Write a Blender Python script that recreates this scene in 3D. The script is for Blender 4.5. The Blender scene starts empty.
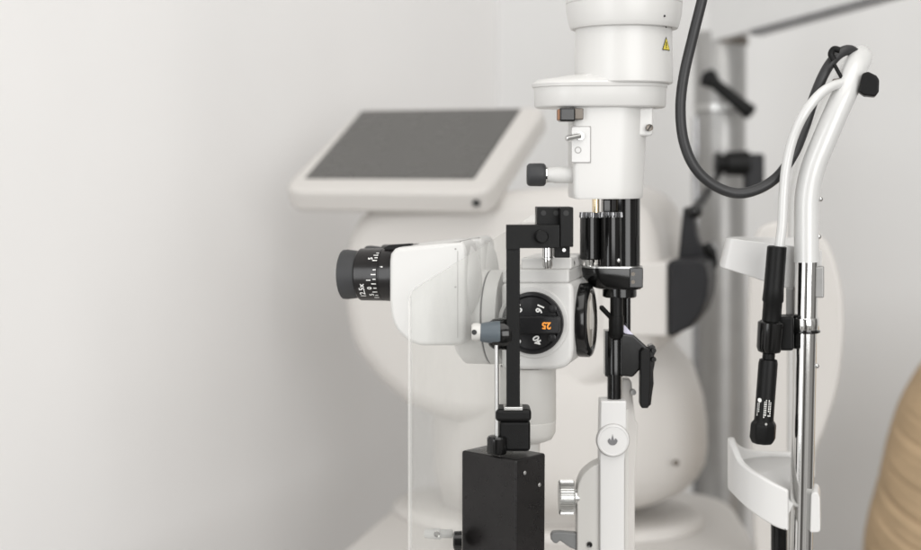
import bpy, bmesh, math, random
from mathutils import Vector, Matrix
random.seed(7)
R = math.radians
sc = bpy.context.scene
col = sc.collection

# ------------------------------------------------------------------ camera model
FPX = 1400.0            # focal length in photo pixels
PITCH = math.atan(110 / 1400)   # horizon near y = 165
CAM = Vector((0, 0, 1.19))
U = 0.0008              # metres per photo pixel at the slit lamp
YF = FPX * U            # distance of the slit lamp
FW = Vector((0, math.cos(PITCH), -math.sin(PITCH)))
UPV = Vector((0, math.sin(PITCH), math.cos(PITCH)))
RT = Vector((1, 0, 0))
Z = Vector((0, 0, 1))

def ray(px, py):
    return FW * FPX + RT * (px - 460.5) + UPV * (275 - py)
def at(px, py, Y):
    r = ray(px, py)
    return CAM + r * (Y / r.y)
def at_z(px, py, z):
    r = ray(px, py)
    return CAM + r * ((z - CAM.z) / r.z)

class Fr:
    """upright reference plane, turned about the vertical by yaw"""
    def __init__(s, O, yaw=0.0):
        s.O = O; c, n = math.cos(R(yaw)), math.sin(R(yaw))
        s.right = Vector((c, -n, 0)); s.back = Vector((n, c, 0))
    def P(s, px, py, d=0.0):
        r = ray(px, py); p0 = s.O + s.back * d * U
        return CAM + r * ((p0 - CAM).dot(s.back) / r.dot(s.back))
    def S(s, p):
        return (p - CAM).dot(FW) / FPX

A = Fr(at(460.5, 165, YF), 0)

# ------------------------------------------------------------------ mesh builder
class G:
    def __init__(s): s.v = []; s.f = []
    def add(s, pts): 
        i = len(s.v); s.v += [Vector(p) for p in pts]; return list(range(i, i + len(pts)))
    def loft(s, rings, cap0=True, cap1=True, closed=True):
        idx = [s.add(r) for r in rings]; n = len(rings[0])
        for a, b in zip(idx, idx[1:]):
            for k in range(n if closed else n - 1):
                j = (k + 1) % n; s.f.append((a[k], a[j], b[j], b[k]))
        if cap0: s.f.append(tuple(reversed(idx[0])))
        if cap1: s.f.append(tuple(idx[-1]))
        return s
    def prism(s, fr, pts, d0, d1, dref=None):
        dref = d0 if dref is None else dref
        w = [fr.P(x, y, dref) for x, y in pts]
        s.loft([[p + fr.back * (d0 - dref) * U for p in w], [p + fr.back * (d1 - dref) * U for p in w]])
        return s
    def rect(s, fr, x0, y0, x1, y1, d0, d1, dref=None):
        return s.prism(fr, [(x0, y0), (x1, y0), (x1, y1), (x0, y1)], d0, d1, dref)
    def plan(s, fr, px, d, levels, cap0=True, cap1=True):
        """levels: (py, [(dx, dd), ...]) outlines stacked about a vertical axis at px, d"""
        rings = []
        for py, out in levels:
            c = fr.P(px, py, d); k = fr.S(c)
            rings.append([c + fr.right * x * k + fr.back * y * k for x, y in out])
        return s.loft(rings, cap0, cap1)
    def vl(s, fr, px, d, prof, n=48):
        return s.plan(fr, px, d, [(py, circ(r, n)) for py, r in prof])
    def hl(s, fr, py, d, prof, n=48, cap0=True, cap1=True, py2=None):
        rings = []; x0, x1 = prof[0][0], prof[-1][0]
        c0 = fr.P(x0, py, d); c1 = fr.P(x1, py if py2 is None else py2, d); ax = (c1 - c0).normalized()
        for px, r in prof:
            c = c0.lerp(c1, (px - x0) / (x1 - x0)); k = fr.S(c)
            e1 = fr.back; e2 = ax.cross(e1).normalized()
            rings.append([c + e1 * math.cos(t) * r * k + e2 * math.sin(t) * r * k for t in angs(n)])
        return s.loft(rings, cap0, cap1)
    def dl(s, fr, px, py, prof, n=48, cap0=True, cap1=True, dref=0):
        c0 = fr.P(px, py, dref); k = fr.S(c0); rings = []
        for d, r in prof:
            c = c0 + fr.back * (d - dref) * U
            rings.append([c + fr.right * math.cos(t) * r * k + Z * math.sin(t) * r * k for t in angs(n)])
        return s.loft(rings, cap0, cap1)
    def al(s, p0, p1, prof, n=24, k=U, cap0=True, cap1=True):
        ax = (p1 - p0).normalized(); e1 = ax.orthogonal().normalized(); e2 = ax.cross(e1)
        return s.loft([[p0.lerp(p1, t) + (e1 * math.cos(a) + e2 * math.sin(a)) * r * k for a in angs(n)] for t, r in prof], cap0, cap1)
    def tube(s, pts, r, n=20, sub=10, k=U, rr=None):
        P = smooth(pts, sub); rings = []; e = None
        for i, p in enumerate(P):
            t = (P[min(i + 1, len(P) - 1)] - P[max(i - 1, 0)]).normalized()
            if e is None: e = t.orthogonal().normalized()
            e = (e - t * e.dot(t)).normalized(); f = t.cross(e)
            q = r * k * (rr(i / (len(P) - 1)) if rr else 1)
            rings.append([p + (e * math.cos(a) + f * math.sin(a)) * q for a in angs(n)])
        return s.loft(rings)
    def ball(s, c, r, n=20, k=U, sq=(1, 1, 1)):
        rings = []
        for i in range(1, n // 2):
            th = math.pi * i / (n // 2)
            rings.append([c + Vector((math.sin(th) * math.cos(a) * sq[0], math.sin(th) * math.sin(a) * sq[1], math.cos(th) * sq[2])) * r * k for a in angs(n)])
        return s.loft(rings)
    def text(s, txt, size, fn, bold=0.0):
        """flat lettering; fn maps (u, v) of the centred text to a world point"""
        cu = bpy.data.curves.new('lettering', 'FONT'); cu.body = txt; cu.size = size
        cu.align_x = 'CENTER'; cu.align_y = 'CENTER'; cu.resolution_u = 3; cu.offset = bold
        ob = bpy.data.objects.new('lettering', cu); col.objects.link(ob)
        bpy.context.view_layer.update()
        me = ob.evaluated_get(bpy.context.evaluated_depsgraph_get()).to_mesh()
        i = len(s.v); s.v += [fn(v.co.x, v.co.y) for v in me.vertices]
        s.f += [tuple(i + k for k in p.vertices) for p in me.polygons]
        bpy.data.objects.remove(ob); bpy.data.curves.remove(cu)
        return s

def angs(n): return [2 * math.pi * k / n for k in range(n)]
def circ(r, n=48, cx=0, cy=0, ry=None):
    return [(cx + r * math.cos(t), cy + (r if ry is None else ry) * math.sin(t)) for t in angs(n)]
def hull2(c1, r1, c2, r2, n=64):
    return [((c1 + r1 * math.cos(t)) if math.cos(t) < 0 else (c2 + r2 * math.cos(t)), (r1 if math.cos(t) < 0 else r2) * math.sin(t)) for t in angs(n)]
def rrect(x0, x1, y0, y1, rad, n=8):
    """rounded rectangle, radii in the order (x1,y1) (x0,y1) (x0,y0) (x1,y0)"""
    if not isinstance(rad, (tuple, list)): rad = (rad,) * 4
    out = []
    for q, (cx, cy) in enumerate(((x1, y1), (x0, y1), (x0, y0), (x1, y0))):
        r = rad[q]; sx = 1 if cx == x1 else -1; sy = 1 if cy == y1 else -1
        for k in range(n + 1):
            t = math.pi / 2 * (q + k / n)
            out.append((cx - sx * r + r * math.cos(t), cy - sy * r + r * math.sin(t)))
    return out
def smooth(pts, sub):
    P = [Vector(p) for p in pts]; P = [P[0] * 2 - P[1]] + P + [P[-1] * 2 - P[-2]]; out = []
    for i in range(1, len(P) - 2):
        a, b, c, d = P[i - 1:i + 3]
        for k in range(sub):
            t = k / sub
            out.append(0.5 * (2 * b + (c - a) * t + (2 * a - 5 * b + 4 * c - d) * t * t + (3 * b - a - 3 * c + d) * t ** 3))
    out.append(P[-2]); return out
def smooth2(pts, sub): return [(v.x, v.y) for v in smooth([(x, y, 0) for x, y in pts], sub)]
def smooth2c(pts, sub):
    P = [Vector((x, y, 0)) for x, y in pts]; n = len(P); out = []
    for i in range(n):
        a, b, c, d = P[i - 1], P[i], P[(i + 1) % n], P[(i + 2) % n]
        for k in range(sub):
            t = k / sub
            q = 0.5 * (2 * b + (c - a) * t + (2 * a - 5 * b + 4 * c - d) * t * t + (3 * b - a - 3 * c + d) * t ** 3)
            out.append((q.x, q.y))
    return out

# ------------------------------------------------------------------ materials
def mat(name, c, rough=0.4, metal=0.0, var=0.06, vs=40.0, bump=0.0, bs=900.0, spec=0.5, coat=0.0, trans=0.0, ior=1.45, emit=None, rv=0.15):
    m = bpy.data.materials.new(name); m.use_nodes = True; nt = m.node_tree; b = nt.nodes['Principled BSDF']
    b.inputs['Metallic'].default_value = metal; b.inputs['IOR'].default_value = ior
    b.inputs['Specular IOR Level'].default_value = spec; b.inputs['Coat Weight'].default_value = coat; b.inputs['Coat Roughness'].default_value = 0.08
    b.inputs['Transmission Weight'].default_value = trans
    tc = nt.nodes.new('ShaderNodeTexCoord'); no = nt.nodes.new('ShaderNodeTexNoise')
    no.inputs['Scale'].default_value = vs; no.inputs['Detail'].default_value = 4
    nt.links.new(tc.outputs['Object'], no.inputs['Vector'])
    r = nt.nodes.new('ShaderNodeValToRGB'); r.color_ramp.elements[0].position = 0.3; r.color_ramp.elements[1].position = 0.7
    r.color_ramp.elements[0].color = tuple(x * (1 - var) for x in c) + (1,)
    r.color_ramp.elements[1].color = tuple(min(1, x * (1 + var)) for x in c) + (1,)
    nt.links.new(no.outputs['Fac'], r.inputs['Fac']); nt.links.new(r.outputs['Color'], b.inputs['Base Color'])
    mr = nt.nodes.new('ShaderNodeMapRange'); mr.inputs['To Min'].default_value = max(0.02, rough * (1 - rv)); mr.inputs['To Max'].default_value = min(1, rough * (1 + rv))
    n2 = nt.nodes.new('ShaderNodeTexNoise'); n2.inputs['Scale'].default_value = vs * 4; n2.inputs['Detail'].default_value = 5
    nt.links.new(tc.outputs['Object'], n2.inputs['Vector']); nt.links.new(n2.outputs['Fac'], mr.inputs['Value']); nt.links.new(mr.outputs['Result'], b.inputs['Roughness'])
    if bump:
        n3 = nt.nodes.new('ShaderNodeTexNoise'); n3.inputs['Scale'].default_value = bs; n3.inputs['Detail'].default_value = 2
        bp = nt.nodes.new('ShaderNodeBump'); bp.inputs['Strength'].default_value = bump; bp.inputs['Distance'].default_value = 0.0006
        nt.links.new(tc.outputs['Object'], n3.inputs['Vector']); nt.links.new(n3.outputs['Fac'], bp.inputs['Height']); nt.links.new(bp.outputs['Normal'], b.inputs['Normal'])
    if emit:
        b.inputs['Emission Color'].default_value = tuple(emit) + (1,); b.inputs['Emission Strength'].default_value = 1.0
    return m
M = dict(
    white=mat('white_enamel', (0.625, 0.62, 0.605), 0.34, var=0.003, vs=8, bump=0.015, rv=0.05),
    white2=mat('white_plastic', (0.645, 0.64, 0.63), 0.3, var=0.002, vs=8, rv=0.0),
    offwhite=mat('off_white_enamel', (0.58, 0.57, 0.545), 0.4, var=0.003, vs=8, rv=0.05),
    cream=mat('cream_plastic', (0.62, 0.60, 0.575), 0.42, var=0.006, vs=8),
    tube=mat('white_tube_paint', (0.62, 0.62, 0.61), 0.22, var=0.002, rv=0.0, coat=0.3),
    black=mat('black_gloss_paint', (0.005, 0.005, 0.005), 0.14, var=0.2),
    matte=mat('black_anodised', (0.007, 0.007, 0.007), 0.38, spec=0.2, var=0.15, bump=0.25, bs=1600),
    boxm=mat('black_textured_metal', (0.012, 0.011, 0.011), 0.3, spec=0.35, var=0.25, rv=0.35, bump=0.16, bs=1800),
    rubber=mat('dark_grey_rubber', (0.038, 0.039, 0.041), 0.55, var=0.1),
    gun=mat('gunmetal', (0.22, 0.22, 0.225), 0.28, metal=0.9, var=0.05),
    midgrey=mat('mid_grey_plastic', (0.20, 0.205, 0.205), 0.4),
    dialm=mat('charcoal_dial', (0.016, 0.016, 0.017), 0.34, spec=0.4),
    armgrey=mat('pale_grey_arm_paint', (0.60, 0.60, 0.595), 0.4, var=0.01),
    barrel=mat('black_satin_barrel', (0.010, 0.009, 0.009), 0.26, var=0.1),
    grey=mat('grey_plastic', (0.09, 0.11, 0.125), 0.45, var=0.08),
    cable=mat('charcoal_cable', (0.026, 0.026, 0.027), 0.45, var=0.1),
    shroud=mat('charcoal_plastic', (0.018, 0.018, 0.020), 0.5, spec=0.3, var=0.08),
    screen=mat('dark_screen_glass', (0.095, 0.093, 0.088), 0.28, var=0.04, vs=6),
    chrome=mat('polished_chrome', (0.72, 0.72, 0.71), 0.1, metal=1, var=0.02),
    steel=mat('satin_steel', (0.55, 0.55, 0.54), 0.3, metal=1, var=0.06),
    alu=mat('brushed_aluminium', (0.36, 0.357, 0.35), 0.4, metal=0.6, var=0.05),
    brass=mat('brass_rod', (0.75, 0.62, 0.42), 0.25, metal=1, var=0.05),
    copper=mat('copper_tab', (0.26, 0.13, 0.07), 0.4, metal=0.3, var=0.1),
    bronze=mat('grey_bronze', (0.16, 0.14, 0.12), 0.4, metal=0.5, var=0.1),
    glass=mat('coated_lens', (0.46, 0.43, 0.385), 0.08, var=0.01, coat=0.6),
    line=mat('grey_seam', (0.35, 0.34, 0.33), 0.6),
    dark=mat('dark_gap', (0.03, 0.03, 0.03), 0.7),
    ink=mat('white_lettering', (0.85, 0.85, 0.83), 0.5, var=0.01),
    orange=mat('orange_lettering', (0.85, 0.33, 0.06), 0.5, var=0.02, emit=(0.2, 0.065, 0.005)),  # ink also glows a little, brightness added to its colour
    yellow=mat('yellow_sticker', (0.72, 0.60, 0.10), 0.5, var=0.02),
    black_ink=mat('black_lettering', (0.02, 0.02, 0.02), 0.5),
    glint=mat('violet_prism_glint', (0.62, 0.60, 0.72), 0.1, var=0.02),  # pale violet colour stands in for the glint on the prism edge
    leather=mat('tan_chair_cover', (0.50, 0.365, 0.225), 0.62, var=0.08, vs=18, bump=0.3, bs=120),
)
def acrylic():
    m = bpy.data.materials.new('clear_acrylic'); m.use_nodes = True; nt = m.node_tree; nt.nodes.clear()
    o = nt.nodes.new('ShaderNodeOutputMaterial'); t = nt.nodes.new('ShaderNodeBsdfTransparent'); g = nt.nodes.new('ShaderNodeBsdfGlossy')
    d = nt.nodes.new('ShaderNodeBsdfDiffuse'); x = nt.nodes.new('ShaderNodeMixShader'); y = nt.nodes.new('ShaderNodeMixShader')
    f = nt.nodes.new('ShaderNodeFresnel'); f.inputs['IOR'].default_value = 1.4
    no = nt.nodes.new('ShaderNodeTexNoise'); no.inputs['Scale'].default_value = 14; mr = nt.nodes.new('ShaderNodeMapRange')
    mr.inputs['To Min'].default_value = 0.06; mr.inputs['To Max'].default_value = 0.16  # diffuse haze mixed in as a pale veil over the clear sheet
    t.inputs['Color'].default_value = (0.985, 0.988, 0.983, 1); g.inputs['Roughness'].default_value = 0.05; d.inputs['Color'].default_value = (0.8, 0.79, 0.77, 1)
    L = nt.links.new
    L(no.outputs['Fac'], mr.inputs['Value']); L(mr.outputs['Result'], y.inputs['Fac'])
    L(f.outputs['Fac'], x.inputs['Fac']); L(t.outputs['BSDF'], x.inputs[1]); L(g.outputs['BSDF'], x.inputs[2])
    L(x.outputs['Shader'], y.inputs[1]); L(d.outputs['BSDF'], y.inputs[2]); L(y.outputs['Shader'], o.inputs['Surface'])
    return m
M['acrylic'] = acrylic()
def edge_mat():
    m = mat('acrylic_edge', (0.86, 0.85, 0.83), 0.25, var=0.02); nt = m.node_tree; b = nt.nodes['Principled BSDF']; o = nt.nodes['Material Output']
    t = nt.nodes.new('ShaderNodeBsdfTransparent'); x = nt.nodes.new('ShaderNodeMixShader'); x.inputs['Fac'].default_value = 0.26
    nt.links.new(t.outputs['BSDF'], x.inputs[1]); nt.links.new(b.outputs['BSDF'], x.inputs[2]); nt.links.new(x.outputs['Shader'], o.inputs['Surface'])
    return m
M['acrylic_edge'] = edge_mat()
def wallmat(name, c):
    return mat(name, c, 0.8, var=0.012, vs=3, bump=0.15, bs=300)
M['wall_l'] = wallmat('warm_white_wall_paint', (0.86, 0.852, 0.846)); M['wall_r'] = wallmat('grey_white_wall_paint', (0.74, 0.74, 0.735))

# ------------------------------------------------------------------ objects
def thing(name, label, cat, loc, group=None):
    o = bpy.data.objects.new(name, None); col.objects.link(o); o.location = loc; o.empty_display_size = 0.02
    o['label'] = label; o['category'] = cat
    if group: o['group'] = group
    return o
def root_of(o):
    while o.parent: o = o.parent
    return o
def obj(name, g, m, parent=None, bevel=0.0, seg=3, label=None, solid=0.0, ang=38, base=None):
    L = root_of(parent).location if parent else (base or Vector((0, 0, 0)))
    me = bpy.data.meshes.new(name); me.from_pydata([v - Vector(L) for v in g.v], [], g.f)
    bm = bmesh.new(); bm.from_mesh(me); bmesh.ops.recalc_face_normals(bm, faces=bm.faces); bm.to_mesh(me); bm.free()
    me.materials.append(M[m] if isinstance(m, str) else m); me.shade_smooth()
    me.set_sharp_from_angle(angle=R(ang))
    o = bpy.data.objects.new(name, me); col.objects.link(o)
    if parent: o.parent = parent
    else: o.location = L
    if solid:
        s = o.modifiers.new('thickness', 'SOLIDIFY'); s.thickness = solid * U; s.offset = 0
    if bevel:
        b = o.modifiers.new('bevel', 'BEVEL'); b.width = bevel * U; b.segments = seg; b.limit_method = 'ANGLE'; b.angle_limit = R(34); b.harden_normals = True
    if label: o['label'] = label
    return o
def struct(o): o['kind'] = 'structure'; return o

TABLE_Z = at(520, 515, 1.75).z

# ================================================================== SETTING
corner = Vector((0.0678, 2.6, 0)); ld = Vector((-0.44, -0.90, 0)).normalized(); rd = Vector((0.92, -0.40, 0)).normalized()
def wall(name, a, b, m, nrm):
    g = G(); q = nrm * 0.1; g.loft([[a, b, b + q, a + q], [p + Z * 2.7 for p in (a, b, b + q, a + q)]])
    return struct(obj(name, g, m))
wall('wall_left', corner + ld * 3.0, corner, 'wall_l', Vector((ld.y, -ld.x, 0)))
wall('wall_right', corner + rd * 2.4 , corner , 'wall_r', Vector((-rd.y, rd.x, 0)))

# ================================================================== INSTRUMENT TABLE
T = thing('instrument_table', 'cream table top with rounded corners under the screen instrument and the slit lamp', 'table', (0.1, 1.5, TABLE_Z - 0.03))
def table_outline():
    raw = [(-0.30, 0.92), (-0.142, 1.56), (-0.096, 1.75), (-0.06, 1.86), (0.02, 1.93), (0.25, 1.90), (0.345, 1.84), (0.352, 1.72), (0.345, 1.60), (0.36, 1.48), (0.42, 1.36), (0.42, 0.92), (0.1, 0.88)]
    return smooth2c(raw, 5)
ol = table_outline()
obj('tabletop', G().loft([[Vector((x, y, TABLE_Z - 0.03)) for x, y in ol], [Vector((x, y, TABLE_Z)) for x, y in ol]]), 'cream', T, bevel=8, seg=4)
obj('pedestal', G().al(Vector((0.1, 1.45, 0.0)), Vector((0.1, 1.45, TABLE_Z - 0.031)), [(0, 250), (0.03, 250), (0.04, 60), (1, 60)], n=40), 'cream', T)

# ================================================================== SLIT LAMP
SL = thing('slit_lamp', 'white slit lamp microscope with black eyepiece, black dial and upright lamp tower', 'slit lamp', at(613, 677, YF))
D = 20
# --- lamp tower
g = G().vl(A, 624, D, [(-70, 56), (-10, 58), (3.4, 58), (4, 57.2), (4.6, 57.9), (14, 57.3), (24, 55.2), (27, 54.3), (29, 53.2), (29.6, 51.5), (28.5, 49)], 96)
cap = obj('lamp_cap', g, 'white', SL)
def on_v(px, py, c, r, d=D):
    x = px - c; C = A.P(c, py, d); k = A.S(C)
    return C + A.right * x * k - A.back * math.sqrt(max(0, r * r - x * x)) * k
g = G().ball(on_v(658, 20.5, 624, 56.2), 1.2, 10)
obj('set_screw', g, 'dark', cap)
g = G().vl(A, 623.5, D, [(24, 48), (30, 48.2), (70, 48.8), (81, 48.9), (83, 48.7), (84.2, 47.5), (84.2, 44)], 96)
neck = obj('lamp_collar', g, 'white', SL)
obj('set_screw', G().ball(on_v(661.5, 29.8, 623.5, 48), 1.0, 10), 'dark', neck)
def tri(g, cx, y0, y1, w, off):
    i = g.add([on_v(cx, y0, 623.5, 48.6 + off), on_v(cx + w, y1, 623.5, 48.6 + off), on_v(cx - w, y1, 623.5, 48.6 + off)]); g.f.append(tuple(i))
g = G(); tri(g, 661.8, 39.2, 52.6, 4.6, 0.7); wl = obj('warning_sticker', g, 'black_ink', neck)
g = G(); tri(g, 661.8, 40.8, 51.9, 3.7, 1.0)
wl2 = obj('yellow_triangle', g, 'yellow', wl)
g = G(); i = g.add([on_v(x, y, 623.5, 50.1) for x, y in ((661.4, 44.5), (662.3, 44.5), (662.2, 48.6), (661.5, 48.6))]); g.f.append(tuple(i))
i = g.add([on_v(x, y, 623.5, 50.1) for x, y in ((661.4, 49.4), (662.3, 49.4), (662.3, 50.4), (661.4, 50.4))]); g.f.append(tuple(i))
obj('warning_mark', g, 'black_ink', neck)
# flange
def hl2(l, r2, cx2=43.0): return hull2(-46 + 0.5, 46 - l, 0, cx2 - r2, 96)
g = G().plan(A, 623.5, D, [(108.2, hl2(5, 4)), (107.6, hl2(3.4, 2.2)), (106, hl2(2.4, 1)), (90, hl2(2, 0.4)), (88.2, hl2(1.8, 0.2)), (87.6, hl2(0.2, -0.6)), (84.6, hl2(-0.4, -1.2)), (83, hl2(0.6, 0)), (80, hl2(6, 0)), (77.5, hull2(-36, 33, 0, 43, 96)), (75.8, hull2(-24, 35, 0, 42, 96)), (75.0, hull2(-8, 38, 0, 42, 96))])
obj('lamp_flange', g, 'white', SL)
# lower housing
def hs(x1, dx=0): return rrect(571 - 612 + dx, x1 - 612, -36, 44, (26, 6, 5, 34), 10)
g = G().plan(A, 612, D, [(105, hs(646.5)), (136, hs(645.5)), (190, hs(642.5)), (196.6, hs(642)), (198, hs(641, 1)), (198.2, hs(639, 3))])
hous = obj('lamp_housing', g, 'white', SL)
g = G().prism(A, [(632, 107), (652.5, 107), (652, 133), (650.5, 136), (632, 136.5)], -5, 30, 4)
obj('side_lug', g, 'white', hous, bevel=2.5)
g = G().dl(A, 648.6, 128, [(-6, 4.4), (2, 4.4)], 24, dref=-3)
scw = obj('slotted_screw', G().dl(A, 649.3, 127.6, [(-11.5, 2.4), (-11.8, 3.4), (-6, 3.6)], 24, dref=-8), 'bronze', hous)
obj('screw_slot', G().prism(A, [(647.2, 130.6), (651, 124.6), (651.8, 125.2), (648, 131.2)], -12.4, -11.2), 'dark', scw)
FD = D - 36.4     # front plane of the housing
g = G().prism(A, [(x, y) for x, y in rrect(571.8, 590.3, 126.8, 162.2, 1.5, 3)], FD - 1.2, FD + 3)
pl = obj('switch_plate', g, 'white2', hous, bevel=0.5)
g = G()
for x0, y0, x1, y1 in ((571.5, 126.0, 590.9, 126.8), (571.5, 162.2, 590.9, 163.0), (590.3, 126.8, 591.0, 162.2)): g.rect(A, x0, y0, x1, y1, FD - 0.5, FD + 3)
obj('plate_gap', g, 'line', hous)
g = G().al(A.P(566, 138.6, FD - 12), A.P(580.5, 135.6, FD - 5), [(0, 2.2), (0.03, 2.7), (0.97, 2.7), (1, 2.2)], 20)
g.dl(A, 580, 136, [(FD - 4, 4), (FD - 1, 4)], 20, dref=FD)
obj('switch_pin', g, 'steel', pl)
obj('round_mark', G().loft([[A.P(578, 150, FD - 1.4) + (A.right * math.cos(t) + Z * math.sin(t)) * r * U for t in angs(24)] for r in (2.4, 3.4)], False, False), 'line', pl)
fl = obj('filter_lever', G().rect(A, 559.5, 107.5, 575.5, 121.3, FD - 10, FD + 16), 'black', SL, bevel=2)
obj('copper_tab', G().rect(A, 557.8, 109, 560.6, 120, FD - 9, FD + 8), 'copper', fl, bevel=1)
obj('lever_stem', G().rect(A, 574, 108, 583.5, 119.5, FD - 6, FD + 10), 'bronze', fl, bevel=1.2)
# aperture knob
obj('knob_shaft', G().hl(A, 174.7, D - 14, [(544, 7), (545, 7.6), (553, 7.7), (554, 8.3), (574, 8.4)], 40), 'white', SL)
kb = obj('aperture_knob', G().hl(A, 174.7, D - 14, [(526.8, 9), (528, 10.6), (530, 11.4), (541, 11.6), (544, 11.2), (545.6, 9.6), (545.6, 8)], 48), 'rubber', SL)
obj('knob_ring', G().hl(A, 174.7, D - 14, [(544.6, 8.6), (546.9, 8.6), (547.2, 8)], 40), 'chrome', kb)
# black column, centring knobs, clamp
obj('tower_column', G().vl(A, 624.5, D, [(196, 15.5), (288, 15.5)]), 'black', SL)
obj('column_flat', G().rect(A, 598, 218, 613, 266, D - 8, D + 18, D - 8).rect(A, 603, 199, 613, 219, D - 4, D + 18, D - 4), 'black', SL, bevel=1.5)
obj('brass_spindle', G().vl(A, 595.8, D - 22, [(197, 3.6), (216, 3.6)], 24), 'brass', SL)
def gear(r0, r1, n): return [((r0 if k % 4 < 2 else r1) * math.cos(2 * math.pi * k / (4 * n)), (r0 if k % 4 < 2 else r1) * math.sin(2 * math.pi * k / (4 * n))) for k in range(4 * n)]
ck = obj('centring_knob', G().vl(A, 590, D - 20, [(216, 8.6), (217, 10), (258, 10.2), (259.5, 9)], 40), 'black', SL)
obj('gear_rim', G().plan(A, 590, D - 20, [(212.2, gear(8.8, 10.4, 20)), (217.4, gear(9.4, 11, 20))]), 'gun', ck, ang=12)
obj('spindle_foot', G().vl(A, 589.5, D - 20, [(259, 5.4), (261.5, 5.4), (263.5, 4.4), (266, 4.4)], 30), 'chrome', ck)
ck2 = obj('centring_knob', G().vl(A, 611, D - 24, [(214.5, 9.6), (216, 10.8), (264, 11), (266, 10.8)], 40), 'black', SL)
obj('gear_rim', G().plan(A, 611, D - 24, [(212, gear(9.6, 11.2, 22)), (217, gear(10.2, 11.8, 22))]), 'gun', ck2, ang=12)
obj('set_screw', G().ball(A.P(618.5, 260.5, D - 33.5), 2.2, 12), 'chrome', ck2)
cl = obj('tower_clamp', G().plan(A, 612, D - 6, [(288.5, hull2(-3, 12, 12, 17, 64)), (286, hull2(-7, 14, 13, 17.6, 64)), (277, hull2(-13, 16, 13, 18, 64)), (269, hull2(-14, 16.5, 13, 18, 64)), (267.2, hull2(-14, 16.2, 13, 17.6, 64))]), 'black', SL)
obj('clamp_rim', G().plan(A, 612, D - 6, [(267.3, hull2(-14, 15.9, 13, 17.3, 64)), (265.6, hull2(-14, 15.9, 13, 17.3, 64))]), 'steel', cl)
g = G().rect(A, 629.5, 268, 643, 288, D - 25, D + 4); obj('clamp_block', g, 'black', cl, bevel=1)
g = G()
for y in (274, 282): g.dl(A, 633, y, [(D - 25.6, 2.0), (D - 24, 2.0)], 16, dref=D - 25)
obj('clamp_screw', g, 'bronze', cl)
obj('clamp_stub', G().vl(A, 619.5, D - 4, [(288, 17), (296, 17), (297, 16)], 40), 'black', SL)
obj('mirror_rod', G().vl(A, 616.5, D - 14, [(296, 6.4), (318, 6.4)], 30).vl(A, 616.2, D - 14.2, [(316, 7.6), (333, 7.6), (337, 6.4), (339, 4), (339.6, 1)], 30), 'matte', SL)
obj('rear_rod', G().vl(A, 626.5, D + 4, [(296, 4.2), (335, 4.2)], 24), 'black', SL)
obj('tilt_pin', G().al(A.P(600.5, 306.5, D - 22), A.P(610.5, 317, D - 14), [(0, 1.4), (0.1, 2.6), (1, 2.6)], 16), 'matte', SL)
obj('mirror_prism', G().prism(A, [(621.5, 325), (625, 325.5), (634, 335.5), (630, 336.6), (621.5, 331.5)], D - 12, D + 4), 'glint', SL, bevel=0.6)
obj('rod_sleeve', G().vl(A, 614, D - 4, [(331, 8.6), (332, 9.2), (376, 9.2)], 30).rect(A, 605, 331, 612, 375.5, D - 10, D + 6), 'black', SL)
obj('tilt_bracket', G().prism(A, [(620, 333), (630, 334.5), (634, 335), (651, 350.5), (651, 357), (646, 363), (633, 377.5), (620, 376)], D - 14, D + 16), 'black', SL, bevel=2)
lv = obj('latch_lever', G().prism(A, [(640.5, 352), (644, 348.5), (650.5, 349.5), (650.8, 372), (649.6, 404), (648.4, 408.5), (641.6, 408.5), (640.2, 404)], D - 22, D - 9), 'matte', SL, bevel=1.4)
obj('lever_back', G().prism(A, [(649, 346), (653, 344.5), (655.5, 347), (656, 352), (654, 356), (655.2, 362), (653.4, 372), (653.8, 384), (652, 396), (651, 405), (648.5, 407)], D - 16, D - 2), 'black', lv, bevel=0.8)
for y in (350.5, 359.5):
    obj('lever_bolt', G().dl(A, 653.6, y, [(D - 19.5, 2.2), (D - 18.6, 2.8), (D - 15, 2.8)], 16, dref=D - 18), 'black', lv)
obj('lower_rod', G().vl(A, 614.3, D - 8, [(374, 7), (402, 7)], 30), 'black', SL)
# --- illumination arm
ar = obj('lamp_arm', G().prism(A, [(600.8, 401), (626.6, 401), (626.6, 440), (624.8, 461), (624.6, 640), (600, 640), (600, 440)], D - 22, D + 4), 'white2', SL, bevel=1.6)
obj('arm_side', G().prism(A, [(625, 409), (628.5, 410), (628.2, 640), (624.2, 640)], D - 16, D + 2, D - 16), 'offwhite', ar, bevel=0.6)  # off-white strip colours the arm's right side as shaded
pc = obj('pivot_cap', G().dl(A, 612.8, 440, [(D - 20, 16.2), (D - 24.4, 16.2), (D - 26.4, 15.6), (D - 26.8, 14.4), (D - 26.2, 13.8), (D - 26.2, 11)], 64, dref=D - 22), 'white2', SL)
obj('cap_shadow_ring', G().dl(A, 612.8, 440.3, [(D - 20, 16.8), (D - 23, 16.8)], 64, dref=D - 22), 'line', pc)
g = G(); c0 = (612.6, 440.5)
i = g.add([A.P(c0[0] - 5 * math.cos(t), c0[1] + 5.0 * math.sin(t), D - 26.6) for t in [math.pi * k / 12 for k in range(13)]] ); 
g.f.append(tuple(i))
obj('pivot_slot', g, 'gun', pc)
g = G(); i = g.add([A.P(612.6 + dx, 440.5 + dy, D - 26.7) for dx, dy in ((-5, 0), (-3, -2.2), (-1.5, 0), (0, -6), (1.5, 0), (3, -2.2), (5, 0), (0, 2))]); g.f.append(tuple(i))
obj('pivot_mark', g, 'gun', pc)
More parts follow.
